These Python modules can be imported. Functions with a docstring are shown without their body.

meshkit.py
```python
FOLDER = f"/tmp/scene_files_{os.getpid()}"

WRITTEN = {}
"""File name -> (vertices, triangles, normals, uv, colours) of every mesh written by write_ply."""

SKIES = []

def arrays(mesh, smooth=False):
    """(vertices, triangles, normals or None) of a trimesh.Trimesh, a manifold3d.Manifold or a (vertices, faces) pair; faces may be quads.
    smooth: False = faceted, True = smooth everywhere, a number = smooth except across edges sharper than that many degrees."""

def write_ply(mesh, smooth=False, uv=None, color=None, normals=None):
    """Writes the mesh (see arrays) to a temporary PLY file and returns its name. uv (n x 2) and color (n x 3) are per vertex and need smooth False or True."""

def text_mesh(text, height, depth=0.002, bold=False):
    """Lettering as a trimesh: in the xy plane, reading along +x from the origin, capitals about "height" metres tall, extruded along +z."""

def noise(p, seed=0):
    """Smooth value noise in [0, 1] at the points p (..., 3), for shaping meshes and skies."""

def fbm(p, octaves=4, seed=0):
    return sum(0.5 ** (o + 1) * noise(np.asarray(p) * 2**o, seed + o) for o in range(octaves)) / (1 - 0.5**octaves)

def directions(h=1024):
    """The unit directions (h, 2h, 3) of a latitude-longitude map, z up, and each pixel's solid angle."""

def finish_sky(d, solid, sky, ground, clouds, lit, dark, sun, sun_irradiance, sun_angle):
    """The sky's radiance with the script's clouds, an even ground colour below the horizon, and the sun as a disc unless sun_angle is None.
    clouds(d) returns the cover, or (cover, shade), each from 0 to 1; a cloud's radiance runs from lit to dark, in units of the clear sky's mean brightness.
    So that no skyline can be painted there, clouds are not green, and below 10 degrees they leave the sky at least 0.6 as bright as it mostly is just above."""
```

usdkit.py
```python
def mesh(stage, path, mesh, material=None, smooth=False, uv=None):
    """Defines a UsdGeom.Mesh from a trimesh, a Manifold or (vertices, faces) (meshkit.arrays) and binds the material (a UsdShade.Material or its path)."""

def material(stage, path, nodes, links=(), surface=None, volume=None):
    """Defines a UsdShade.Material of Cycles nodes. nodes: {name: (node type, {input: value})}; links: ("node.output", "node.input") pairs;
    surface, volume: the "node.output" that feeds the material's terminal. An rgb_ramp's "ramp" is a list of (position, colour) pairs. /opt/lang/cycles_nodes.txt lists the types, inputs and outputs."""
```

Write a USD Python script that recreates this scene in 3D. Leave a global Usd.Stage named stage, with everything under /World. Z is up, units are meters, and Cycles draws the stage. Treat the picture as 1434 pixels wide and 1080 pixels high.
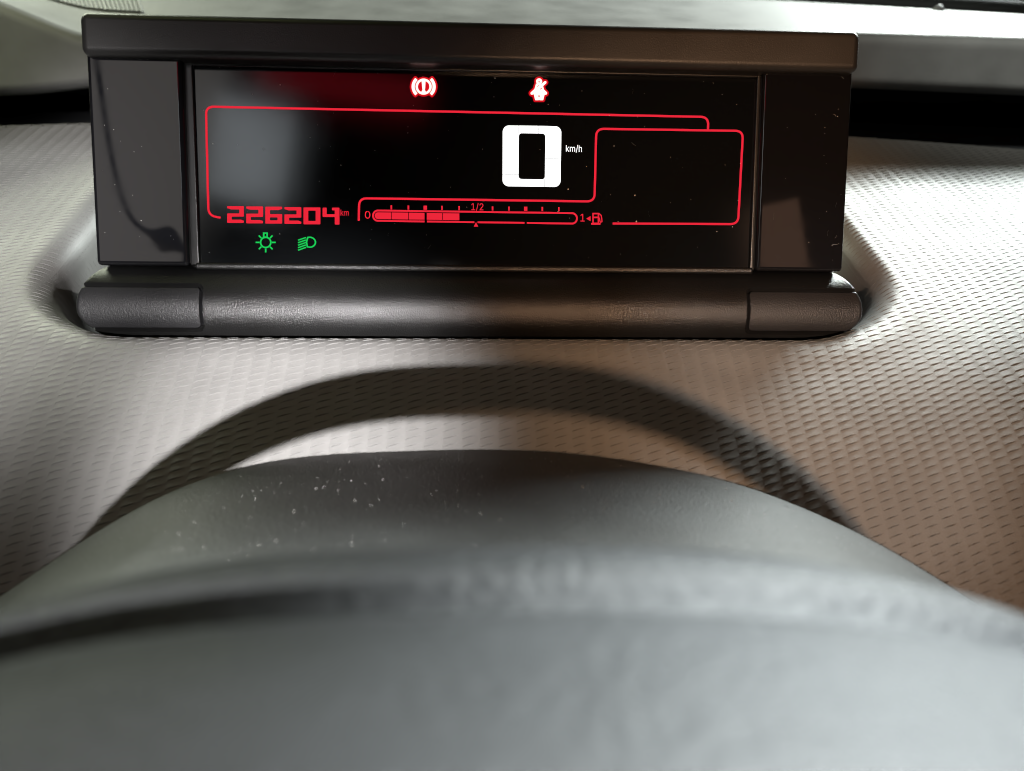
import math, random
import numpy as np, trimesh, shapely
from shapely.geometry import Polygon, LineString, Point, box
from shapely.ops import unary_union
from shapely import affinity
from pxr import Usd, UsdGeom, UsdLux, UsdShade, Gf, Sdf
import usdkit, meshkit

stage = Usd.Stage.CreateInMemory()
UsdGeom.SetStageUpAxis(stage, UsdGeom.Tokens.z)
UsdGeom.SetStageMetersPerUnit(stage, 1.0)
UsdGeom.Xform.Define(stage, '/World')
stage.SetDefaultPrim(stage.GetPrimAtPath('/World'))
rng = np.random.default_rng(7)
random.seed(7)

# ---------------------------------------------------------------- frames
# world: x right, y towards the windscreen, z up, origin at the centre of the display face
T = math.radians(28)                       # the display leans back
XA = np.array([1., 0, 0]); UA = np.array([0, math.sin(T), math.cos(T)]); NA = np.array([0, math.cos(T), -math.sin(T)])
B = np.stack([XA, UA, NA])                 # display coordinates (X, U, N) -> world
def dw(p): return np.asarray(p, float) @ B
RC = np.array([[0.99871672, 0.00658891, -0.05021447], [-0.00116335, 0.99422388, 0.10731968], [0.05063155, -0.10712354, 0.99295569]])
CAM = dw([-0.00205057, -0.0445528, -0.26081882])
CR, CU, CF = (RC @ B)                      # camera right, up, forward in world
FPX = 1077.
def ray(px, py):
    px, py = np.asarray(px, float), np.asarray(py, float)
    return CF + CR * ((px - 717) / FPX)[..., None] + CU * ((540 - py) / FPX)[..., None]
def hit(px, py, point, normal):            # the point of a real plane seen at a pixel of the photograph
    d = ray(px, py); k = ((np.asarray(point) - CAM) @ normal) / (d @ normal)
    return CAM + d * k[..., None]
def cam_pt(r, u, f): return CAM + CR * r + CU * u + CF * f
def to_screen(q):                          # photograph pixel -> (X, U) on the display face
    q = np.asarray(q, float)
    return (hit(q[:, 0], q[:, 1], np.zeros(3), NA) @ B.T)[:, :2]

# ---------------------------------------------------------------- camera
cam = UsdGeom.Camera.Define(stage, '/World/camera')
m = Gf.Matrix4d(); m.SetIdentity()
for i, a in enumerate((CR, CU, -CF)):
    m.SetRow(i, Gf.Vec4d(*a, 0))
m.SetRow(3, Gf.Vec4d(*CAM, 1))
cam.AddTransformOp().Set(m)
cam.CreateHorizontalApertureAttr(36.0); cam.CreateVerticalApertureAttr(36.0 * 771 / 1024)
cam.CreateFocalLengthAttr(36.0 * FPX / 1434)
cam.CreateClippingRangeAttr(Gf.Vec2f(0.01, 50))
cam.CreateFStopAttr(36.0 * FPX / 1434 / 2.6); cam.CreateFocusDistanceAttr(0.262)
cam.CreateExposureAttr(0.0)

# ---------------------------------------------------------------- lamps
def rect_lamp(name, pos, target, w, h, color, power):
    l = UsdLux.RectLight.Define(stage, '/World/lamps/' + name)
    z = np.asarray(pos, float) - np.asarray(target, float); z /= np.linalg.norm(z)
    x = np.cross([0, 0, 1.], z); x /= np.linalg.norm(x); y = np.cross(z, x)
    mm = Gf.Matrix4d()
    for i, a in enumerate((x, y, z)): mm.SetRow(i, Gf.Vec4d(*a, 0))
    mm.SetRow(3, Gf.Vec4d(*map(float, pos), 1))
    l.AddTransformOp().Set(mm)
    l.CreateWidthAttr(w); l.CreateHeightAttr(h); l.CreateColorAttr(Gf.Vec3f(*color)); l.CreateIntensityAttr(power)
    return l
UsdGeom.Xform.Define(stage, '/World/lamps')
LIP = np.array([0, -.04, -.045])
def spot_lamp(name, pos, target, radius, cone, soft, color, E, dist=None):   # a round spot; E = irradiance where it points
    l = UsdLux.DiskLight.Define(stage, '/World/lamps/' + name) if cone is None else UsdLux.SphereLight.Define(stage, '/World/lamps/' + name)
    pos = np.asarray(pos, float); target = np.asarray(target, float)
    z = pos - target; dd = np.linalg.norm(z); z /= dd
    x = np.cross([0, 0, 1.], z); x /= np.linalg.norm(x); y = np.cross(z, x)
    mm = Gf.Matrix4d()
    for i, a in enumerate((x, y, z)): mm.SetRow(i, Gf.Vec4d(*a, 0))
    mm.SetRow(3, Gf.Vec4d(*map(float, pos), 1))
    l.AddTransformOp().Set(mm)
    l.CreateRadiusAttr(radius); l.CreateColorAttr(Gf.Vec3f(*color)); l.CreateIntensityAttr(E * dd * dd / (math.pi * radius ** 2))
    if cone is not None:
        sh = UsdLux.ShapingAPI.Apply(l.GetPrim()); sh.CreateShapingConeAngleAttr(cone); sh.CreateShapingConeSoftnessAttr(soft)
    return l
def rect_E(name, pos, target, w, h, color, E):
    dd = np.linalg.norm(np.asarray(pos, float) - np.asarray(target, float))
    return rect_lamp(name, pos, target, w, h, color, E * dd * dd / (w * h))
LEFT_PAD = np.array([-.17, -.05, -.05]); RIGHT_PAD = np.array([.12, -.06, -.05])
ROOF = cam_pt(.094, -.298, -1.65)           # the roof lamp cluster behind the driver
def mirrored(px, py, dist):                 # where a spot reflected in the display face stands
    p = hit(np.array(float(px)), np.array(float(py)), np.zeros(3), NA); d = p - CAM; d /= np.linalg.norm(d)
    return p + (d - 2 * (d @ NA) * NA) * dist
def pad_at(px, py): return hit(np.array(float(px)), np.array(float(py)), np.array([0, -.09, -.066]), np.array([0, -.25, .97]))
# garage tubes seen through the windscreen, ahead of the car
rect_E('garage_tube_lamp', (0.95, 1.20, 0.55), (0.2, .1, 0), 0.5, 0.15, (.94, .99, .97), 7.5)
rect_E('garage_left_lamp', (-0.95, 1.20, 0.56), (-.2, 0, 0), .6, .25, (.95, 1., .78), 1.7)
# greenish light falling through the glass roof, and spots added to brighten the ledge
rect_lamp('glass_roof_lamp', (-.36, .16, .80), (-.05, -.02, -.05), .34, .02, (.92, 1., .46), 15.)
spot_lamp('ledge_fill_spot', (.34, -.35, .75), (.30, .18, .04), .05, 9., 1., (.97, 1., .97), 2.2)
spot_lamp('ledge_fill_spot_left', (-.34, -.35, .75), (-.30, .18, .05), .05, 9., 1., (.95, 1., .70), 2.2)
# orange lamp overhead on the right
rect_lamp('orange_roof_lamp', (.36, -.32, .66), (.08, -.02, -.05), .22, .018, (1., .36, .10), 20.)
# added spot, aimed only at the rim to brighten its right side
spot_lamp('rim_fill_spot', (.26, -.12, .60), cam_pt(.040, -.033, .058), .04, 3.4, 1., (.95, .99, 1.), 105.0)
# reading lamps in the roof: a white one towards the left, a warm one towards the right
spot_lamp('white_roof_lamp', ROOF + [-.02, 0, .012], pad_at(60, 325), .02, 2.5, 1., (1., .97, .96), 8.0)
spot_lamp('added_crescent_spot', ROOF + [-.01, 0, .012], pad_at(420, 590), .014, 1.9, 1., (1., .97, .97), 19.0)  # added beam that lights only the crescent inside the arch shadow
spot_lamp('warm_roof_lamp', ROOF + [.02, 0, 0], pad_at(1040, 405), .024, 3.8, 1., (1., .58, .33), 3.4)
spot_lamp('added_edge_spot', ROOF + [.05, 0, .02], pad_at(1120, 530), .018, 1.66, .06, (1., .96, .92), 1.6)  # added weak beam whose hard cone edge draws the light boundary at right
# added glow panels, unseen, giving the display its pale, brown and hazy reflections
SW = mirrored(190, 230, .6); rect_lamp('pale_reflection_panel', SW, dw([-.1, 0, 0]), .13, .27, (1., .93, .88), 1.15)
SRR = mirrored(1088, 352, .6); rect_lamp('brown_reflection_panel', SRR, dw([.1, 0, 0]), .05, .10, (1., .55, .36), .9)
SB = mirrored(352, 215, .6); rect_lamp('haze_reflection_panel', SB, dw([-.07, 0, 0]), .075, .10, (.92, 1., 1.06), 3.2)
# added red panel, unseen, mirrored as the band along the top of the screen
SR = mirrored(480, 119, .6); rect_lamp('red_reflection_panel', SR, dw([-.05, .02, 0]), .17, .03, (1., .03, .06), 1.4)

# ---------------------------------------------------------------- object helpers
used = {}
def numbered(parent, name):
    k = used.get((parent, name), 0); used[(parent, name)] = k + 1
    return name if k == 0 else f'{name}_{k:03d}'
def put_tags(p, **kw):
    for k, v in kw.items():
        if v is not None: p.SetCustomDataByKey(k, v)
    return p
def thing(name, label=None, category=None, group=None, kind=None, loc=(0, 0, 0)):
    x = UsdGeom.Xform.Define(stage, '/World/' + numbered('/World', name))
    return put_tags(x.GetPrim(), label=label, category=category, group=group, kind=kind)
def part(name, mesh, material, parent, smooth=35, uv=None, **tags):
    base = str(parent.GetPath()) if parent is not None else '/World'
    g = usdkit.mesh(stage, base + '/' + numbered(base, name), mesh, material, smooth=smooth, uv=uv)
    return put_tags(g.GetPrim(), **tags)

# ---------------------------------------------------------------- materials
UsdGeom.Scope.Define(stage, '/World/Looks')
def mat(name, nodes, links, surface='p.BSDF'):
    return usdkit.material(stage, '/World/Looks/' + name, nodes, links, surface=surface)
def plastic(name, color, rough, bump=.15, scale=2500, dist=.0002, spec=.5, vary=.12, extra=None):
    c2 = [c * (1 + vary) for c in color]; c1 = [c * (1 - vary) for c in color]
    return mat(name, {
        'tc': ('texture_coordinate', {}),
        'n': ('noise_texture', {'scale': scale, 'detail': 2.0, 'roughness': .6}),
        'n2': ('noise_texture', {'scale': 45., 'detail': 3.0}),
        'r': ('rgb_ramp', {'ramp': [(.3, c1), (.7, c2)]}),
        'rr': ('map_range', {'from_min': .3, 'from_max': .7, 'to_min': rough * .88, 'to_max': rough * 1.12}),
        'b': ('bump', {'strength': bump, 'distance': dist}),
        'p': ('principled_bsdf', {'specular_ior_level': spec}),
    }, [('tc.object', 'n.vector'), ('tc.object', 'n2.vector'), ('n2.fac', 'r.fac'), ('n2.fac', 'rr.value'), ('rr.result', 'p.roughness'), ('r.color', 'p.base_color'),
        ('n.fac', 'b.height'), ('b.normal', 'p.normal')])
def emit(name, color, strength):
    return mat(name, {'e': ('emission', {'color': color, 'strength': strength})}, [], 'e.emission')

M_satin = plastic('satin_black_plastic', (.007, .007, .007), .30, bump=.5, scale=2400, dist=.0003, spec=.30)
M_cap = plastic('grained_black_plastic', (.013, .013, .014), .38, bump=.5, scale=2200, dist=.0003, spec=.33)
M_hood = plastic('hood_black_plastic', (.022, .0215, .021), .40, bump=.3, scale=2600)
M_bezel = plastic('bezel_black_plastic', (.004, .004, .004), .30, bump=.1)
M_dark = plastic('slot_black_plastic', (.04, .042, .045), .55, bump=.2, scale=1500)
M_shelf = plastic('shelf_grey_plastic', (.26, .26, .25), .58, bump=.25, scale=900, dist=.0004)
M_cover = plastic('column_cover_plastic', (.06, .063, .067), .50, bump=.6, scale=1500, dist=.0004)
M_leather = plastic('wheel_leather', (.022, .0232, .0252), .58, bump=.9, scale=620, dist=.0006, spec=.25)
M_hub = plastic('hub_plastic', (.06, .06, .062), .5, bump=.3, scale=900)
M_rubber = plastic('seal_rubber', (.012, .014, .013), .6, bump=.1)
M_sensor = plastic('sensor_grey', (.18, .18, .18), .4, bump=.1)
M_bonnet = plastic('bonnet_paint', (.32, .32, .37), .35, bump=.0)
M_cord = plastic('cord_fabric', (.02, .025, .05), .8)
M_dust = plastic('dust_fibre', (.55, .54, .52), .9, bump=0)

def glossy(name, base, rough, rough2, coat=0.):
    return mat(name, {
        'tc': ('texture_coordinate', {}),
        'mp': ('mapping', {'scale': (25., 220., 220.)}),
        'n': ('noise_texture', {'scale': 1., 'detail': 3.}),
        'mr': ('map_range', {'from_min': .35, 'from_max': .75, 'to_min': rough, 'to_max': rough2}),
        'p': ('principled_bsdf', {'base_color': base, 'specular_ior_level': .5, 'coat_weight': coat}),
    }, [('tc.object', 'mp.vector'), ('mp.vector', 'n.vector'), ('n.fac', 'mr.value'), ('mr.result', 'p.roughness')])
M_gloss = glossy('piano_black', (.006, .006, .007), .03, .07)
M_screen = mat('screen_glass', {'d': ('diffuse_bsdf', {'color': (.004, .0045, .005)}), 'tc': ('texture_coordinate', {}), 'n': ('noise_texture', {'scale': 38., 'detail': 4., 'roughness': .65}), 'mr': ('map_range', {'from_min': .35, 'from_max': .65, 'to_min': .135, 'to_max': .155}), 'g': ('glossy_bsdf', {'distribution': 'beckmann', 'roughness': .15, 'color': (1., 1., 1.)}),
    'g2': ('glossy_bsdf', {'distribution': 'beckmann', 'roughness': .08}), 'mg': ('mix_closure', {'fac': .25}), 'f': ('fresnel', {'IOR': 1.5}), 'm': ('mix_closure', {})},
    [('tc.object', 'n.vector'), ('n.fac', 'mr.value'), ('mr.result', 'g.roughness'), ('g.BSDF', 'mg.closure1'), ('g2.BSDF', 'mg.closure2'), ('d.BSDF', 'm.closure1'), ('mg.closure', 'm.closure2'), ('f.fac', 'm.fac')], 'm.closure')

E_red = emit('lit_red', (.84, .020, .042), 1.0)
E_white = emit('lit_white', (1., 1., 1.), 1.3)
E_green = emit('lit_green', (.012, .62, .10), 1.0)
E_warn = emit('lit_warning', (1., .90, .82), 1.25)
E_glow1 = emit('warning_painted_glow', (.75, .004, .012), .85)  # halo colour, painted as emission round the warning icons
E_glow2 = emit('lit_warning_bleed', (.22, .001, .004), .6)

M_pad = plastic('grained_grey_pad', (.175, .173, .168), .48, bump=.35, scale=2600, dist=.0003, vary=.07)

# ---------------------------------------------------------------- mesh helpers
def grid(P, flip=False):                    # P: (a, b, 3) points
    a, b = P.shape[:2]
    i = np.arange(a * b).reshape(a, b)
    q = np.stack([i[:-1, :-1], i[1:, :-1], i[1:, 1:], i[:-1, 1:]], -1).reshape(-1, 4)
    f = np.vstack([q[:, [0, 1, 2]], q[:, [0, 2, 3]]])
    if flip: f = f[:, ::-1]
    return trimesh.Trimesh(P.reshape(-1, 3), f, process=False)
def rounded_box(x0, x1, u0, u1, n0, n1, r, seg=6):   # display coordinates, all edges rounded
    import manifold3d as mf
    s = mf.Manifold.sphere(r, seg * 4)
    hull = mf.Manifold.batch_hull([s.translate((x, u, n)) for x in (x0 + r, x1 - r) for u in (u0 + r, u1 - r) for n in (n0 + r, n1 - r)])
    mm = hull.to_mesh()
    return trimesh.Trimesh(dw(mm.vert_properties[:, :3]), np.asarray(mm.tri_verts)[:, ::-1] if np.linalg.det(B) < 0 else mm.tri_verts, process=False)
def plate(polys, n_front, depth):           # polygons in (X, U) metres as a plate with its face at N = n_front
    out = []
    for g in getattr(polys, 'geoms', [polys]):
        if g.is_empty or g.area < 1e-10: continue
        e = trimesh.creation.extrude_polygon(g, depth, engine='earcut')
        v = np.array(e.vertices)
        e2 = trimesh.Trimesh(dw(np.c_[v[:, 0], v[:, 1], n_front + depth - v[:, 2]]), e.faces[:, ::-1], process=False)
        out.append(e2)
    t = trimesh.util.concatenate(out)
    if t.volume < 0: t.invert()
    return t
def px_poly(g):                             # shapely geometry in photograph pixels -> metres on the display face
    return shapely.transform(g.segmentize(12), to_screen)

# ================================================================ DASHBOARD
lipP = hit(np.array(660.), np.array(479.), dw([0, 0, -.0165]), NA)
YL, ZL = lipP[1], lipP[2]
dash = thing('dashboard', 'grey grained car dashboard wrapping round the black instrument display', 'dashboard')
S0, S1, DS = -.21, .24, .0011               # arc length along the profile: negative behind the lip
ss = np.arange(S0, S1, DS)
ang = np.radians(np.interp(ss, [-.21, -.06, -.01, .02, .06, .10, .15, .24], [4, 5, 8, 16, 26, 38, 58, 85]))
yy = np.cumsum(-np.cos(ang)) * DS; zz = np.cumsum(-np.sin(ang)) * DS
k0 = np.argmin(abs(ss)); yy += YL - yy[k0]; zz += ZL - zz[k0]
xs = np.arange(-.40, .4001, .0013)
XX, SS = np.meshgrid(xs, ss, indexing='ij')
s_edge = -.190 + .35 * xs ** 2              # the back edge of the pad bows towards the driver at both ends and rolls down into the slot
SE = np.maximum(SS, s_edge[:, None]); over = SE - SS
YY = np.interp(SE, ss, yy) + np.minimum(over, .004) * .6; ZZ = np.interp(SE, ss, zz) - np.maximum(over - .001, 0) * 1.5
AN = np.broadcast_to(ang, XX.shape)
nrm = np.stack([np.zeros_like(XX), -np.sin(AN), np.cos(AN)], -1)
# recess that cradles the display: a rounded rectangle in (x, s)
hw, cr = .1545, .048
sf, sb = .002, -.15
cx, cs, hx, hs = -.002, (sf + sb) / 2, hw, (sf - sb) / 2
qx = abs(XX - cx) - (hx - cr); qs = abs(SS - cs) - (hs - cr)
sd = np.hypot(np.maximum(qx, 0), np.maximum(qs, 0)) + np.minimum(np.maximum(qx, qs), 0) - cr
d = np.maximum(-sd, 0)
rr_ = .0105
arc = rr_ - np.sqrt(np.maximum(rr_ ** 2 - np.minimum(d, rr_ * .92) ** 2, 0))
deep = arc + np.maximum(d - rr_ * .92, 0) * 7.0
deep = np.minimum(deep, .045)
P = np.stack([XX, YY, ZZ], -1) - nrm * deep[..., None]
# a raised soft bead round the recess at the sides
bead = .0006 * np.exp(-((sd - .003) / .006) ** 2)
P += nrm * bead[..., None]
# embossed grain: scales in rows, each rising towards its lower edge, with a slit under part of that edge
GA, GB, MU = .0053, .00255, .72
vn = np.cross(np.gradient(P, axis=0), np.gradient(P, axis=1)); vn /= np.linalg.norm(vn, axis=-1, keepdims=True)
vn *= np.sign(vn[..., 2:].mean())
from scipy.ndimage import map_coordinates
def on_pad(x, s_, h):
    co = [(x - xs[0]) / .0013, (s_ - S0) / DS]
    pp = np.stack([map_coordinates(P[..., k], co, order=1, mode='nearest') for k in range(3)], -1)
    nv = np.stack([map_coordinates(vn[..., k], co, order=1, mode='nearest') for k in range(3)], -1)
    return pp + nv * h[..., None]
ci, cj = np.meshgrid(np.arange(int(-.37 / GA), int(.37 / GA)), np.arange(int(-.205 / GB), int(.20 / GB)), indexing='ij')
ci, cj = ci.ravel(), cj.ravel()
xc, sc_ = (ci + .5) * GA, (cj + .1) * GB
inside = (sc_ < -.187 + .35 * xc ** 2) | (abs(xc) < .105) & (sc_ < -.012) & (sc_ > -.135)      # nothing to see under the display
inside |= map_coordinates(d, [(xc - xs[0]) / .0013, (sc_ - S0) / DS], order=1, mode='nearest') > .0115
ci, cj = ci[~inside], cj[~inside]
fp = np.array([0, .22, .44, .62, .82, 1.]); fq = np.array([0, .35, .7, .9, 1.])
slit = .085 * np.interp(fp, [0, .06, .55, .68, 1], [.4, 1, 1, 0, 0])
FPm, FQm = np.meshgrid(fp, fq, indexing='ij')
FQe = FQm * (1 - slit[:, None])
hgt = .00022 * (FQm ** 1.6) * np.interp(FPm, [0, .1, .5, .75, 1], [.5, 1, 1, .35, .1]) + .00006 * FPm - .00003
hgt[:, -1] -= .00003
def tile(FPx, FQx, h):
    u_ = ci[:, None, None] + FPx
    v_ = cj[:, None, None] + FQx - MU * FPx + 0 * u_
    co = [(u_ * GA - xs[0]) / .0013, (v_ * GB - S0) / DS]
    fade = 1 - np.clip((map_coordinates(d, co, order=1, mode='nearest') - .002) / .006, 0, 1)
    return on_pad(u_ * GA, v_ * GB, np.where(h > -.0003, (h + .0005) * fade - .0005, np.minimum(h, -.0006)))
A_ = tile(FPm, FQe, hgt)                                          # (n, 6, 5, 3)
low = tile(FPm[:, -1:], FQe[:, -1:], hgt[:, -1:] * 0 - .0006)
right = tile(FPm[-1:, :], FQe[-1:, :], hgt[-1:, :] * 0 - .0006)
def quads(Pn):
    n_, a_, b_ = Pn.shape[:3]
    i = np.arange(a_ * b_).reshape(a_, b_)
    q = np.stack([i[:-1, :-1], i[1:, :-1], i[1:, 1:], i[:-1, 1:]], -1).reshape(-1, 4)
    f = np.vstack([q[:, [0, 1, 2]], q[:, [0, 2, 3]]])
    return Pn.reshape(-1, 3), (f[None] + (np.arange(n_) * a_ * b_)[:, None, None]).reshape(-1, 3)
V, F_ = [], []; off = 0
for Pn in (A_, np.concatenate([A_[:, :, -1:], low], 2), np.concatenate([A_[:, -1:, :], right], 1)):
    v_, f_ = quads(Pn); V.append(v_); F_.append(f_ + off); off += len(v_)
scales = trimesh.Trimesh(np.vstack(V), np.vstack(F_), process=False)
if scales.face_normals[:1000, 2].mean() < 0: scales.invert()
pad = grid(P - vn * .00055)
if pad.face_normals[:, 2].mean() < 0: pad.invert()
pad_p = part('textured_pad', pad, M_pad, dash, smooth=True, label='grey pad embossed with rows of scale-like grain')
part('scale_grain', scales, M_pad, pad_p, smooth=True, kind='stuff')

# upper dash: ledge with a vertical face, a black slot below it, the shelf rising to the windscreen
YE = YL + .205
ex = np.array([-250, -80, 0, 60, 115, 250, 500, 800, 1200, 1434, 1700.])
ey = np.array([-90, -26, 8, 32, 56, 62, 52, 45, 48, 55, 66.])
def on_y(px, py, y): return hit(px, py, np.array([0, y, 0]), np.array([0, 1., 0]))
pxs = np.linspace(-750, 2200, 220)
top = on_y(pxs, np.interp(pxs, ex, ey), YE)
from scipy.ndimage import gaussian_filter1d
top[:, 2] = gaussian_filter1d(top[:, 2], 2, mode='nearest')
# bottom of the face and the slot
fb = on_y(pxs, np.interp(pxs, [-250, 0, 115, 1200, 1700], [130, 122, 112, 113, 135]), YE - .002)
back_z = zz[0]
def strip(rows, seg_smooth=True): return grid(np.stack(rows, 1))
r1 = 4
def sec(k):
    t, f = top[k], fb[k]
    pts = []
    # shelf from the windscreen to the edge
    cz = on_y(np.array(pxs[k]), np.array(np.interp(pxs[k], [0, 700, 1194, 1434, 1700], [-60, -24, 6, 20, 36])), YE + .16)
    for q in np.linspace(0, 1, 10)[:-1]:
        pts.append(cz * (1 - q) + np.array([t[0], t[1] + .006, t[2] + .0005]) * q)
    for a in np.linspace(90, 0, 7):
        pts.append([t[0], t[1] + .006 - .006 * math.cos(math.radians(a)), t[2] - .0055 + .006 * math.sin(math.radians(a))])
    for q in np.linspace(.1, 1, 6):
        pts.append([t[0], t[1] - .001 * q, (t[2] - .0055) * (1 - q) + (f[2] + .002) * q])
    for a in np.linspace(8, 90, 12):
        pts.append([t[0], t[1] - .001 + .012 - .012 * math.cos(math.radians(a)), f[2] + .002 - .008 * math.sin(math.radians(a))])
    return pts
S = np.array([sec(k) for k in range(len(pxs))])
shelf = grid(S)
if shelf.face_normals[:, 2].mean() < 0: shelf.invert()
shelf_p = part('upper_shelf', shelf, M_shelf, dash, smooth=50, label='smooth grey shelf under the windscreen with a vertical front face')
# inside of the slot: ceiling, back wall, floor joined to the pad's back edge
inn = []
for k in range(len(pxs)):
    e = S[k, -1]; x = e[0]
    inn.append([e, [x, YE + .09, e[2]], [x, YE + .095, e[2] - .03], [x, YE + .09, back_z - .022], [x, YE - .03, back_z - .022], [x, yy[0] - .05, back_z - .022]])
slot = grid(np.array(inn))
part('storage_slot', slot, M_dark, dash, smooth=40, label='deep black slot under the shelf')

# demister grille at the far left of the shelf
ribs = []
kk = np.interp(np.linspace(-70, 175, 40), pxs, np.arange(len(pxs)))
def on_shelf(k, j):
    j = min(max(j, 0), 9); c_ = [map_coordinates(S[:, :10, q], [[k], [j]], order=1)[0] for q in range(3)]
    return np.array(c_)
for n_, k in enumerate(kk):
    pts_ = np.array([on_shelf(k + 1.5 * t, 1.2 + 5.2 * t) for t in np.linspace(0, 1, 6)])
    pts_[:, 2] += .0004
    wv = np.array([.0011, 0, 0])
    ribs.append(grid(np.stack([pts_ - wv, pts_ - wv * .6 + [0, 0, .0007], pts_ + wv * .6 + [0, 0, .0007], pts_ + wv], 1)))
    if ribs[-1].face_normals[:, 2].mean() < 0: ribs[-1].invert()

# ================================================================ INSTRUMENT DISPLAY
disp = thing('instrument_display', 'wide black digital instrument display lit in red, white and green', 'instrument display')
HB = .0324
# housing behind, extra depth added to block tube light from the recess
part('housing', rounded_box(-.1222, .1222, -.040, .030, .003, .052, .004), M_satin, disp)
# hood
part('hood', rounded_box(-.1232, .1232, .0306, .0436, -.0080, .022, .0026), M_hood, disp, label='satin black hood along the top')
# glossy side panels
for s in (-1, 1):
    x0, x1 = (-.1232, -.0940) if s < 0 else (.0928, .1228)
    part('side_panel', rounded_box(x0, x1, -.0334, .0335, -.0042, .012, .0014), M_gloss, disp,
         label=('left' if s < 0 else 'right') + ' piano black side panel')
    # satin spine between panel and screen
    part('screen_surround', rounded_box(*((-.0955, -.0915) if s < 0 else (.0917, .0940)), -.0332, .0335, -.0012, .010, .0006), M_bezel, disp)
part('screen_surround', rounded_box(-.0962, .0943, .0300, .0335, -.0010, .010, .0006), M_bezel, disp)
part('lower_trim', rounded_box(-.0925, .0925, -.0345, -.0322, -.0030, .010, .0009), M_satin, disp, label='thin satin strip under the screen')
screen = part('screen', rounded_box(-.0935, .0935, -.0335, .0320, 0, .008, .0003), M_screen, disp, label='black glass screen')

# hinge barrel with end caps: one profile grid, split along the cap outlines
RB = .0142; UC, NC = -.0472, .0062
LB = .1290
th = np.radians(np.linspace(-75, 128, 170))          # 0 = facing the driver, positive = up and over
xb = np.linspace(-1, 1, 1100)
TH, XB = np.meshgrid(th, xb, indexing='ij')
Ub = UC + RB * np.sin(TH); Nb = NC - RB * np.cos(TH)
# body leans up into the screen: above 50 degrees the section runs straight back-up
endx = LB - 95. * np.maximum(UC - .0005 - Ub, 0) ** 2 - 32. * np.maximum(Ub - UC - .001, 0) ** 2
Xb = XB * endx
# cap outline in (x, arc)
arcl = RB * TH
def cap_sdf(sgn):
    c0, c1 = .0895, .150; a0, a1 = -.0062 - .0012, .0082
    if sgn < 0: c0 = .0893
    xx = Xb * sgn
    cxx, caa = (c0 + c1) / 2, (a0 + a1) / 2; hx_, ha_ = (c1 - c0) / 2, (a1 - a0) / 2; r = .0022
    q1 = abs(xx - cxx) - (hx_ - r); q2 = abs(arcl - caa) - (ha_ - r)
    return np.hypot(np.maximum(q1, 0), np.maximum(q2, 0)) + np.minimum(np.maximum(q1, q2), 0) - r
sL, sR = cap_sdf(-1), cap_sdf(1)
sdc = np.minimum(sL, sR)
groove = np.clip(1 - abs(sdc + .0001) / .00055, 0, 1) ** .4 * .0018
inset = np.where(sdc < 0, .00035, 0) + groove
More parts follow.
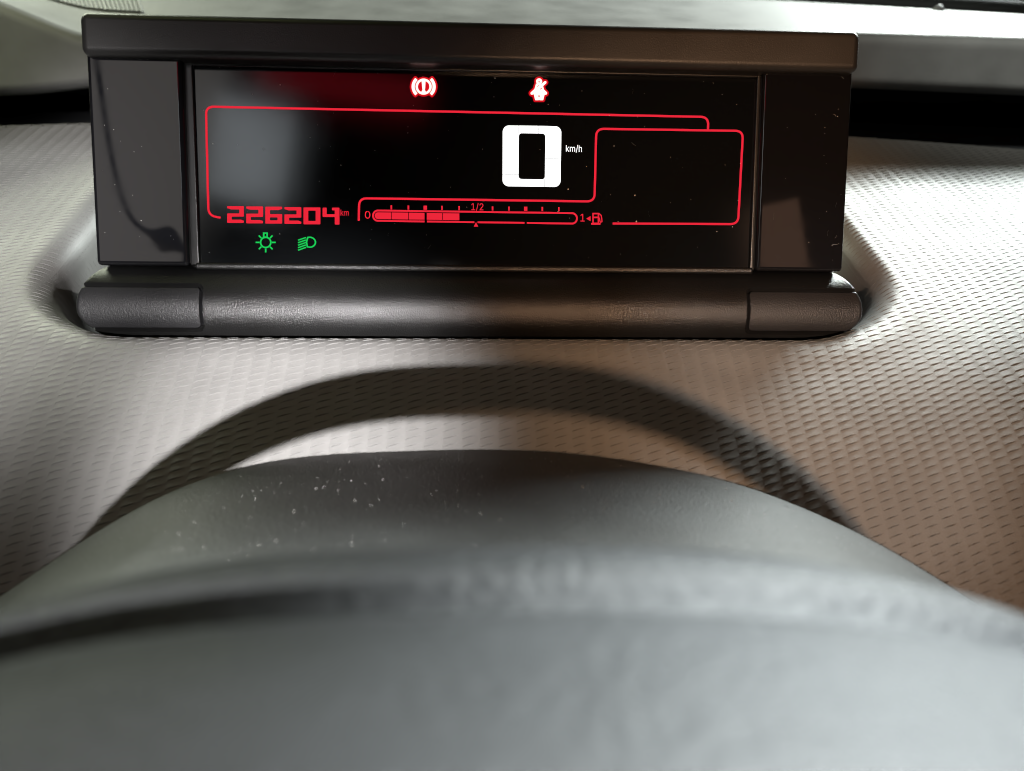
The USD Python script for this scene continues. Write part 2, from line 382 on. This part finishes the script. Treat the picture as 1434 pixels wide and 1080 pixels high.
# rounded shoulders at the two ends
er = .0015; ed = np.maximum(er - (endx - abs(Xb)), 0)
inset = inset + (er - np.sqrt(np.maximum(er ** 2 - np.minimum(ed, er) ** 2, 0)))
rad = RB - inset
Pb = dw(np.stack([Xb, UC + rad * np.sin(TH), NC - rad * np.cos(TH)], -1).reshape(-1, 3)).reshape(Xb.shape + (3,))
full = grid(Pb)
fs = sdc.reshape(-1)[full.faces].mean(1); fx = Xb.reshape(-1)[full.faces].mean(1)
def sub(maskf):
    t = trimesh.Trimesh(full.vertices, full.faces[maskf], process=False); t.remove_unreferenced_vertices()
    return t
ctr = dw([0, UC, NC])
nrm0 = full.face_normals[1000]; p0 = full.triangles_center[1000]
if nrm0 @ (p0 - (ctr + XA * p0[0])) < 0: full.invert()
body = sub(fs > -.0001)
# closing discs of the barrel ends
discs = []
for sgn in (-1, 1):
    col = Pb[:, 0 if sgn < 0 else -1]
    c = dw([sgn * (LB - .003), UC, NC])
    v = np.vstack([col, c]); n_ = len(col)
    f = np.array([[i, i + 1, n_] for i in range(n_ - 1)])
    discs.append(trimesh.Trimesh(v, f if sgn > 0 else f[:, ::-1], process=False))
part('hinge_barrel', trimesh.util.concatenate([body] + discs), M_satin, disp, smooth=40, label='long satin black barrel carrying the screen')
part('end_cap', sub((fs <= -.0001) & (fx < 0)), M_cap, disp, smooth=40, label='left end cap catching white light')
part('end_cap', sub((fs <= -.0001) & (fx > 0)), M_cap, disp, smooth=40, label='right end cap catching orange light')
# pedestal below, hidden in the recess, widened to block light under the display
part('pedestal', rounded_box(-.1225, .1225, -.095, -.036, .004, .045, .004), M_satin, disp)

# ---- what the screen shows, drawn in photograph pixels and laid on the glass
ZF = -.00012
def lit(name, g, material, **tags): return part(name, plate(px_poly(g), ZF, .0004), material, screen, smooth=False, **tags)
def path(pts, w, radii=None, caps='flat'):
    out = [np.array(pts[0], float)]
    for i in range(1, len(pts) - 1):
        p, a, b = (np.array(pts[j], float) for j in (i, i - 1, i + 1))
        r = radii if np.ndim(radii) == 0 and radii is not None else (radii or {}).get(i, 0)
        if not r: out.append(p); continue
        da, db = (a - p) / np.linalg.norm(a - p), (b - p) / np.linalg.norm(b - p)
        for t in np.linspace(0, 1, 9):
            out.append((1 - t) ** 2 * (p + da * r) + 2 * t * (1 - t) * p + t * t * (p + db * r))
    out.append(np.array(pts[-1], float))
    return LineString(out).buffer(w / 2, cap_style=caps, join_style='round')
def rrect(x0, y0, x1, y1, r): return box(x0 + r, y0 + r, x1 - r, y1 - r).buffer(r, quad_segs=8)

lit('frame_line', path([(309, 305), (292, 302), (288.5, 149.5), (992, 164), (991.3, 182)], 3.0, 11), E_red, label='long red outline on the left')
lit('frame_line', path([(858, 313.2), (1033.5, 314), (1040.5, 183.5), (835, 180.5), (832.5, 282.3), (503, 277.8), (502.5, 309.5)], 3.0, 11), E_red, label='red outline stepping round the right box')
# fuel gauge
def bx(x): return (x - 530) / 270.
def ty(x): return 295.2 + bx(x) * 3.6
def by(x): return 309.2 + bx(x) * 3.9
outer = Polygon([(521.3 + 8, ty(529) - 1.4)] + [(801, ty(801) - 1.4)] + [(801 + 8.2 * math.sin(a), (ty(801) + by(801)) / 2 - 8.6 * math.cos(a)) for a in np.linspace(.1, math.pi - .1, 14)] + [(801, by(801) + 1.4), (529, by(529) + 1.4)] + [(529 - 7.8 * math.sin(a), (ty(529) + by(529)) / 2 + 8.4 * math.cos(a)) for a in np.linspace(.1, math.pi - .1, 14)])
ring = outer.difference(outer.buffer(-2.5))
for x, w in ((596.3, 3.4), (666.5, 4.5), (736.2, 3.2)):
    ring = ring.difference(box(x - w / 2, 306, x + w / 2, 320))
lit('fuel_gauge_outline', ring, E_red)
inner = outer.buffer(-3.7)
for a, b in ((515, 547.8), (548.8, 571.6), (572.6, 594.4), (597.8, 619.2), (620.2, 643.2)):
    lit('fuel_gauge_segment', inner.intersection(box(a, 280, b, 330)), E_red)
for x, w in ((548, 2.2), (571.9, 2.2), (595.6, 4.8), (619, 2.2), (643, 2.2), (689.8, 2.2), (712.8, 2.2), (736.1, 4.6), (759.4, 2.2), (782.6, 2.2)):
    y = 290.4 + bx(x) * 2.9
    lit('fuel_gauge_tick', box(x - w / 2, y - 2.9, x + w / 2, y + 2.9), E_red)
lit('fuel_gauge_pointer', Polygon([(666.6, 311.4), (663.4, 317.6), (669.8, 317.6)]), E_red)
pump = unary_union([box(829.5, 298.3, 839, 313.4).difference(box(831.4, 300.2, 837.1, 303.6)).difference(box(831.4, 305.6, 837.1, 312.0)),
                    box(827.8, 312.4, 841, 315), path([(838.5, 299), (842, 302), (843, 310.5), (841, 311.5), (839.8, 309), (839.4, 305)], 1.5)])
lit('fuel_pump_symbol', unary_union([pump, Polygon([(821, 306.3), (827, 302.6), (827, 310)])]), E_red)
def text_px(name, s, x, y, h, material, bold=True, squeeze=1., **tags):   # left end of the baseline in pixels, capital height in pixels
    t = meshkit.text_mesh(s, 1.0, .1, bold)
    v = np.array(t.vertices); q = to_screen(np.c_[x + v[:, 0] * h * squeeze, y - v[:, 1] * h + v[:, 0] * h * squeeze * .014])
    n = np.where(v[:, 2] > .05, ZF, ZF + .0004)
    e = trimesh.Trimesh(dw(np.c_[q, n]), t.faces, process=False)
    if e.volume < 0: e.invert()
    return part(name, e, material, screen, smooth=False, **tags)
text_px('gauge_numeral', '0', 510, 306.0, 10.2, E_red, False, 1.05)
text_px('gauge_numeral', '1', 811.4, 310.3, 10.6, E_red, False, .9)
text_px('gauge_numeral', '1/2', 658.8, 294.4, 9.6, E_red, False, .88)
text_px('unit_text', 'km', 476.3, 302.0, 8.2, E_red, False, .8)
text_px('unit_text', 'km/h', 791.8, 212.6, 9.2, E_white, False, .80)
# odometer
def odo(ch):
    W_, H_, v_, h_ = 23.4, 23.6, 6.4, 4.6
    L, R_, Tt, Bt, Md = box(0, 0, v_, H_), box(W_ - v_, 0, W_, H_), box(0, 0, W_, h_), box(0, H_ - h_, W_, H_), box(0, 10.2, W_, 10.2 + h_)
    up, lo = box(-9, -9, 99, 12.5), box(-9, 12, 99, 99)
    if ch == '2': g = unary_union([Tt, R_.intersection(up), Md, L.intersection(lo), Bt]).difference(Polygon([(-1, 2.6), (6, 4.7), (-1, 5)])).difference(Polygon([(24, 18.5), (19, 18.9), (24, 20.6)]))
    if ch == '6': g = unary_union([Tt, L, Md, R_.intersection(lo), Bt]).difference(Polygon([(24, 2.8), (18, 4.7), (24, 5)]))
    if ch == '0': g = unary_union([Tt, Bt, L, R_])
    if ch == '4': g = unary_union([box(0, 0, v_ - .8, 13), box(0, 9, W_, 13), box(W_ - v_, 0, W_, H_), box(W_ - v_ - 4, 0, W_, h_ - 1)])
    return g.buffer(-.9).buffer(1.8).buffer(-.9)
for i, ch in enumerate('226204'):
    g = affinity.translate(odo(ch), 318.2 + i * 26.75, 288.8 + i * .45)
    lit('odometer_digit', g, E_red)
# speed
dg = Polygon([(704, 175.6), (786.2, 177), (785, 262.2), (703.6, 261)]).buffer(-9).buffer(9, quad_segs=10).difference(Polygon([(726.8, 186.6), (763.5, 187.4), (763, 251.2), (726.2, 250.8)]).buffer(-4).buffer(4, quad_segs=8))
cuts = unary_union([LineString([(726.6, 170), (726.6, 187.5)]), LineString([(753.6, 170), (753.6, 188)]), LineString([(762.8, 250), (762.7, 266)]),
                    LineString([(698, 245), (726.5, 245)]), LineString([(762.5, 222.5), (790, 222.8)])]).buffer(.27, cap_style='flat')
for g in dg.difference(cuts).geoms:
    lit('speed_digit_segment', g, E_white)
# warning lamps
c = (593.3, 121.6)
brake = unary_union([Point(c).buffer(11.3, quad_segs=24).difference(Point(c).buffer(8.0, quad_segs=24)), Polygon([(590.4, 112), (596, 112), (595.2, 126), (591.4, 126)]), Point(593.3, 129).buffer(3.0)]
                    + [LineString([(c[0] + sg * 14.7 * math.cos(a), c[1] + 14.7 * math.sin(a)) for a in np.radians(np.linspace(-47, 47, 20))]).buffer(2.2, cap_style='flat') for sg in (-1, 1)])
belt = unary_union([Point(754.9, 114.2).buffer(4.3).difference(Point(754.9, 114.8).buffer(1.0)),
                    Polygon([(750.5, 117.5), (759.5, 117.5), (762.3, 127), (763, 131.5), (747, 131.5), (747.8, 127)]).difference(Polygon([(751.5, 121.8), (754.6, 119.2), (755, 119.8), (752, 122.2)])).difference(Polygon([(755.8, 125.5), (758.4, 122.8), (759.2, 125.6)])),
                    LineString([(745, 130.8), (750, 126.5)]).buffer(2.2), LineString([(764, 130.8), (759.5, 126.5)]).buffer(2.2),
                    LineString([(751, 127), (763.4, 115.6)]).buffer(1.9),
                    Polygon([(747, 131), (763, 131), (760.8, 140.6), (755.4, 140.6), (754.8, 139.4), (754.2, 140.6), (749.4, 140.6)]).difference(Polygon([(753.4, 134), (756.2, 134), (754.8, 137.2)]))])
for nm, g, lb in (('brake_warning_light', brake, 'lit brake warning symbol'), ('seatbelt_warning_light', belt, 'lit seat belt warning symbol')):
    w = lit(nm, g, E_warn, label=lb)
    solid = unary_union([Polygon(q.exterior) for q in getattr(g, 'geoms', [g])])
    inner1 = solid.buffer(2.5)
    part('painted_glow', plate(px_poly(inner1.difference(g.buffer(.02))), ZF + .00002, .0003), E_glow1, w, smooth=False)  # painted glow: red emissive ring standing in for the icon halo
# green lamps
c = (372.1, 339.6)
side = [Point(c).buffer(8.2, quad_segs=20).difference(Point(c).buffer(6.1, quad_segs=20)), box(368.3, 325.6, 375.2, 332.3).difference(box(370.4, 327.6, 373.1, 331.2))]
for a in (0, 45, 90, 135, 180, 225, 315):
    ca, sa = math.cos(math.radians(a)), math.sin(math.radians(a))
    side.append(LineString([(c[0] + 8.7 * ca, c[1] + 8.7 * sa), (c[0] + (14 if a % 90 == 0 else 13.6) * ca, c[1] + (14 if a % 90 == 0 else 13.6) * sa)]).buffer(1.0, cap_style='flat'))
lit('side_light_symbol', unary_union(side), E_green, label='lit green side light symbol')
Dp = Polygon([(430.2, 331.8)] + [(433.6 + 9.2 * math.cos(a), 339.4 + 8. * math.sin(a)) for a in np.radians(np.linspace(-88, 88, 20))] + [(429.6, 346.6), (428.2, 339.2)])
head = [Dp.difference(Dp.buffer(-2.0))]
for k in range(5):
    head.append(LineString([(417.4, 336.6 + k * 3.5), (428.4, 332.8 + k * 3.45)]).buffer(.85, cap_style='flat'))
lit('headlamp_symbol', unary_union(head), E_green, label='lit green dipped headlamp symbol')

# ================================================================ CORD (seen only as a reflection in the left panel)
cpts = np.array([mirrored(x, y, .34) for x, y in ((136, 60), (150, 150), (166, 240), (192, 310), (235, 335), (285, 375))])
tq = np.linspace(0, 5, 60)
from scipy.interpolate import CubicSpline
cc = CubicSpline(np.arange(6), cpts)(tq)
tg = np.gradient(cc, axis=0); tg /= np.linalg.norm(tg, axis=1, keepdims=True)
n1 = np.cross(tg, [0, 1., .2]); n1 /= np.linalg.norm(n1, axis=1, keepdims=True); n2 = np.cross(tg, n1)
an = np.linspace(0, 2 * math.pi, 13)
rad_ = .0018 + .008 * np.exp(-((tq - 4.1) / .35) ** 2)
ct = grid(cc[:, None] + rad_[:, None, None] * (np.cos(an)[None, :, None] * n1[:, None] + np.sin(an)[None, :, None] * n2[:, None]))
cord = thing('hanging_cord', 'dark blue cord with a knot, mirrored in the left glossy panel', 'cord')
part('strand', ct, M_cord, cord, smooth=True)

# ================================================================ COLUMN COVER
AX = np.array([0, math.cos(math.radians(27)), -math.sin(math.radians(27))])
cov = thing('steering_column_cover', 'dusty dark grey plastic cover arching over the steering column', 'column cover')
cpx = np.array([-40, 40, 100, 200, 300, 420, 540, 640, 720, 820, 920, 1030, 1100, 1180, 1250, 1330.])
cpy = np.array([875, 810, 769, 704, 660, 636, 629, 626.5, 627, 633, 646, 669, 693, 729, 770, 820.])
from scipy.interpolate import CubicSpline
qx_ = np.linspace(-40, 1330, 160); qy_ = CubicSpline(cpx, cpy)(qx_)
farP = hit(qx_, qy_, cam_pt(0, (540 - 628) / FPX * .222, .222), AX)
rows = []
ctrc = farP.mean(0) - np.array([0, 0, .06])
def inward(P_, k): return P_ + (ctrc - P_) / np.linalg.norm(ctrc - P_, axis=1, keepdims=True) * k
rows.append(inward(farP, .03) + AX * .012)
rows.append(inward(farP, .006) + AX * .0055)
for a in np.linspace(80, 0, 7):
    a = math.radians(a)
    rows.append(inward(farP, .004 * (1 - math.cos(a))) + AX * .004 * (math.sin(a)))
for q in np.linspace(.05, 1, 14):
    rows.append(inward(farP, .010 * q ** 2) - AX * .150 * q)
cm = grid(np.stack(rows, 0))
if cm.face_normals[:, 2].mean() < 0: cm.invert()
part('upper_shell', cm, M_cover, cov, smooth=50)

# ================================================================ STEERING WHEEL
WX, WY, WN = .1135, .124, 2.65             # undersized rounded-square outline, shaped so its shadow forms the arch on the pad
WA = math.radians(22)
AXW = np.array([0, math.cos(WA), -math.sin(WA)])   # forward along the column
UPW = np.array([0, math.sin(WA), math.cos(WA)])
rim_top = cam_pt(0, -.0264, .069); rim_top[0] = .001
WC = rim_top - UPW * WY
wheel = thing('steering_wheel', 'grey leather steering wheel rim with a seam, out of focus in front', 'steering wheel')
phi = np.linspace(0, 2 * math.pi, 721); psi = np.linspace(0, 2 * math.pi, 161)
PH, PS = np.meshgrid(phi, psi, indexing='ij')
# broad flat section: 46 mm along the column, 14 mm thick, with a seam groove round the outside
ha, hb, pw = .0235, .0052, .62
ca_, sb_ = np.cos(PS), np.sin(PS)
ax_ = ha * np.sign(ca_) * abs(ca_) ** pw; ra_ = hb * np.sign(sb_) * abs(sb_) ** pw
out_ = np.clip(sb_, 0, 1) ** .3
ra_ = ra_ + out_ * (.0012 * np.exp(-((ax_ - .0125) / .0045) ** 2) - .0027 * np.exp(-((ax_ - .0055) / .0022) ** 2) + .0012 * np.exp(-((ax_ + .008) / .012) ** 2))
tt_ = phi - .9 * np.sin(4 * phi) * .12
ox = np.sign(np.sin(tt_)) * abs(np.sin(tt_)) ** (2 / WN) * WX; oy = np.sign(np.cos(tt_)) * abs(np.cos(tt_)) ** (2 / WN) * WY
# even spacing along the outline
dl = np.r_[0, np.cumsum(np.hypot(np.diff(ox), np.diff(oy)))]; ll = np.linspace(0, dl[-1], len(phi))
ox, oy = np.interp(ll, dl, ox), np.interp(ll, dl, oy)
ox[-1], oy[-1] = ox[0], oy[0]
ox, oy = (np.r_[gaussian_filter1d(q_[:-1], 2.5, mode='wrap'), 0] for q_ in (ox, oy)); ox[-1], oy[-1] = ox[0], oy[0]
tx, ty_ = np.gradient(np.r_[ox[-3:-1], ox, ox[1:3]])[2:-2], np.gradient(np.r_[oy[-3:-1], oy, oy[1:3]])[2:-2]
tl = np.hypot(tx, ty_); nx_, ny_ = -ty_ / tl, tx / tl
sg = np.sign((nx_ * ox + ny_ * oy).mean()); nx_, ny_ = nx_ * sg, ny_ * sg
outw = ny_[:, None, None] * UPW + nx_[:, None, None] * XA
Pr = WC + (oy[:, None, None] * UPW + ox[:, None, None] * XA) + ra_[..., None] * outw + ax_[..., None] * AXW
rm = grid(Pr)
if rm.volume < 0: rm.invert()
part('rim', rm, M_leather, wheel, smooth=True)
for a in (90, 270, 180):
    o = math.cos(math.radians(a)) * UPW + math.sin(math.radians(a)) * XA
    side_ = np.cross(o, AXW)
    import manifold3d as mf
    pts = [WC + o * r_ + side_ * s_ * w_ + AXW * t_ for r_, w_ in ((.04, .026), (WX, .014)) for s_ in (-1, 1) for t_ in (.002, .018)]
    h_ = trimesh.convex.convex_hull(np.array(pts))
    part('spoke', h_, M_hub, wheel, smooth=30)
sph = trimesh.creation.icosphere(4, 1.0)
v = sph.vertices * [.058, .058, .022]
part('hub', trimesh.Trimesh(WC + v[:, :1] * XA + v[:, 1:2] * UPW - v[:, 2:] * AXW, sph.faces, process=False), M_hub, wheel, smooth=True)

# ================================================================ WINDSCREEN, SENSOR, BONNET
part('demister_grille', trimesh.util.concatenate(ribs), M_shelf, dash, smooth=40, kind='stuff', label='ribbed demister outlet at the left of the shelf')
ws = thing('windscreen', 'slanted windscreen with black lower seal at the top right', 'windscreen')
YW = YE + .162
lo_px = np.linspace(-300, 1750, 40)
lo = on_y(lo_px, np.interp(lo_px, [0, 700, 1194, 1434, 1700], [-60, -24, 6, 20, 36]), YW)
sealrows = [lo + [0, 0, -.01], lo + [0, -.002, 0], lo + [0, 0, .0045], lo + [0, .006, .0075], lo + [0, .014, .004]]
sm_ = grid(np.stack(sealrows, 1)); part('lower_seal', sm_, M_rubber, ws, smooth=50)
M_glass = mat('windscreen_glass', {'t': ('transparent_bsdf', {'color': (.93, .96, .94)}), 'g': ('glossy_bsdf', {'roughness': .0}), 'f': ('fresnel', {'IOR': 1.45}), 'm': ('mix_closure', {})},
              [('t.BSDF', 'm.closure1'), ('g.BSDF', 'm.closure2'), ('f.fac', 'm.fac')], 'm.closure')
gl = grid(np.stack([lo + [0, .006, .007], lo + [0, -.25, .17], lo + [0, -.55, .33]], 1))
part('glass', gl, M_glass, ws, smooth=True)
bon = thing('bonnet', 'blurred lavender grey car bonnet beyond the windscreen', 'bonnet')
bn = grid(np.array([[[x, y, lo[20, 2] + z] for y, z in ((YW + .12, .0), (YW + .3, .012), (YW + .6, .0), (YW + .9, -.06))] for x in np.linspace(-.8, .8, 12)]))
if bn.face_normals[:, 2].mean() < 0: bn.invert()
part('panel', bn, M_bonnet, bon, smooth=True)
sen = thing('light_sensor', 'tiny grey sensor dome on the shelf by the windscreen seal', 'sensor')
sp_ = on_y(np.array(1313.), np.array(17.), YW - .012)
dm = trimesh.creation.icosphere(3, 1.0); v = dm.vertices.copy(); v[:, 2] = np.maximum(v[:, 2], -.2)
v = v * [.0040, .0040, .0045] * (1 + .12 * (meshkit.noise(dm.vertices * 2.3) - .5))[:, None]
part('dome', trimesh.Trimesh(v + sp_, dm.faces, process=False), M_sensor, sen, smooth=40)
part('base', trimesh.creation.cylinder(.0045, .002, sections=24).apply_translation(sp_ + [0, 0, -.0008]), M_sensor, sen)

# ================================================================ DUST
specks = []
speck = trimesh.creation.icosphere(1, 1.0)
def add_speck(p, r):
    v = speck.vertices * (r * (1 + .5 * rng.standard_normal(3) * .5)) + p
    specks.append(trimesh.Trimesh(v, speck.faces, process=False))
tri = cm.triangles_center; nn = cm.face_normals; ar = cm.area_faces / cm.area
for k in rng.choice(len(tri), 1500, p=ar):
    j = rng.random(3); j /= j.sum()
    p = (cm.triangles[k] * j[:, None]).sum(0)
    add_speck(p + nn[k] * .00005, .000055 * math.exp(.35 * rng.standard_normal()))
for k in range(90):
    add_speck(dw([rng.uniform(-.09, .09), rng.uniform(-.031, .03), -.00005]), .00009 * math.exp(.4 * rng.standard_normal()))
for k in range(30):
    add_speck(dw([rng.choice([-1, 1]) * rng.uniform(.098, .122), rng.uniform(-.031, .032), -.00425]), .00009 * math.exp(.4 * rng.standard_normal()))
def add_fibre(p, a, L, bend, w):                                    # a short hair lying on the display face
    t = np.linspace(-.5, .5, 7); X_ = p[0] + L * t * math.cos(a) - bend * t * t * math.sin(a); U_ = p[1] + L * t * math.sin(a) + bend * t * t * math.cos(a)
    c_ = dw(np.c_[X_, U_, np.full(7, p[2])]); ang3 = np.radians([90, 210, 330])
    ring = np.cos(ang3)[:, None] * UA * w + np.sin(ang3)[:, None] * NA * w
    specks.append(grid(np.concatenate([c_[:, None] + ring[None], c_[:, None] + ring[None, :1]], 1)))
for k in range(16):
    x_ = rng.uniform(-.09, .09) if k % 2 else rng.uniform(.095, .121)
    add_fibre((x_, rng.uniform(-.03, .03), -.00006 if k % 2 else -.00426), rng.uniform(0, 3.14), rng.uniform(.0006, .0022), rng.uniform(-.001, .001), .00002)
dust = part('dust_specks', trimesh.util.concatenate(specks), M_dust, None, smooth=False, kind='stuff', label='pale dust specks scattered over the column cover and screen', category='dust')
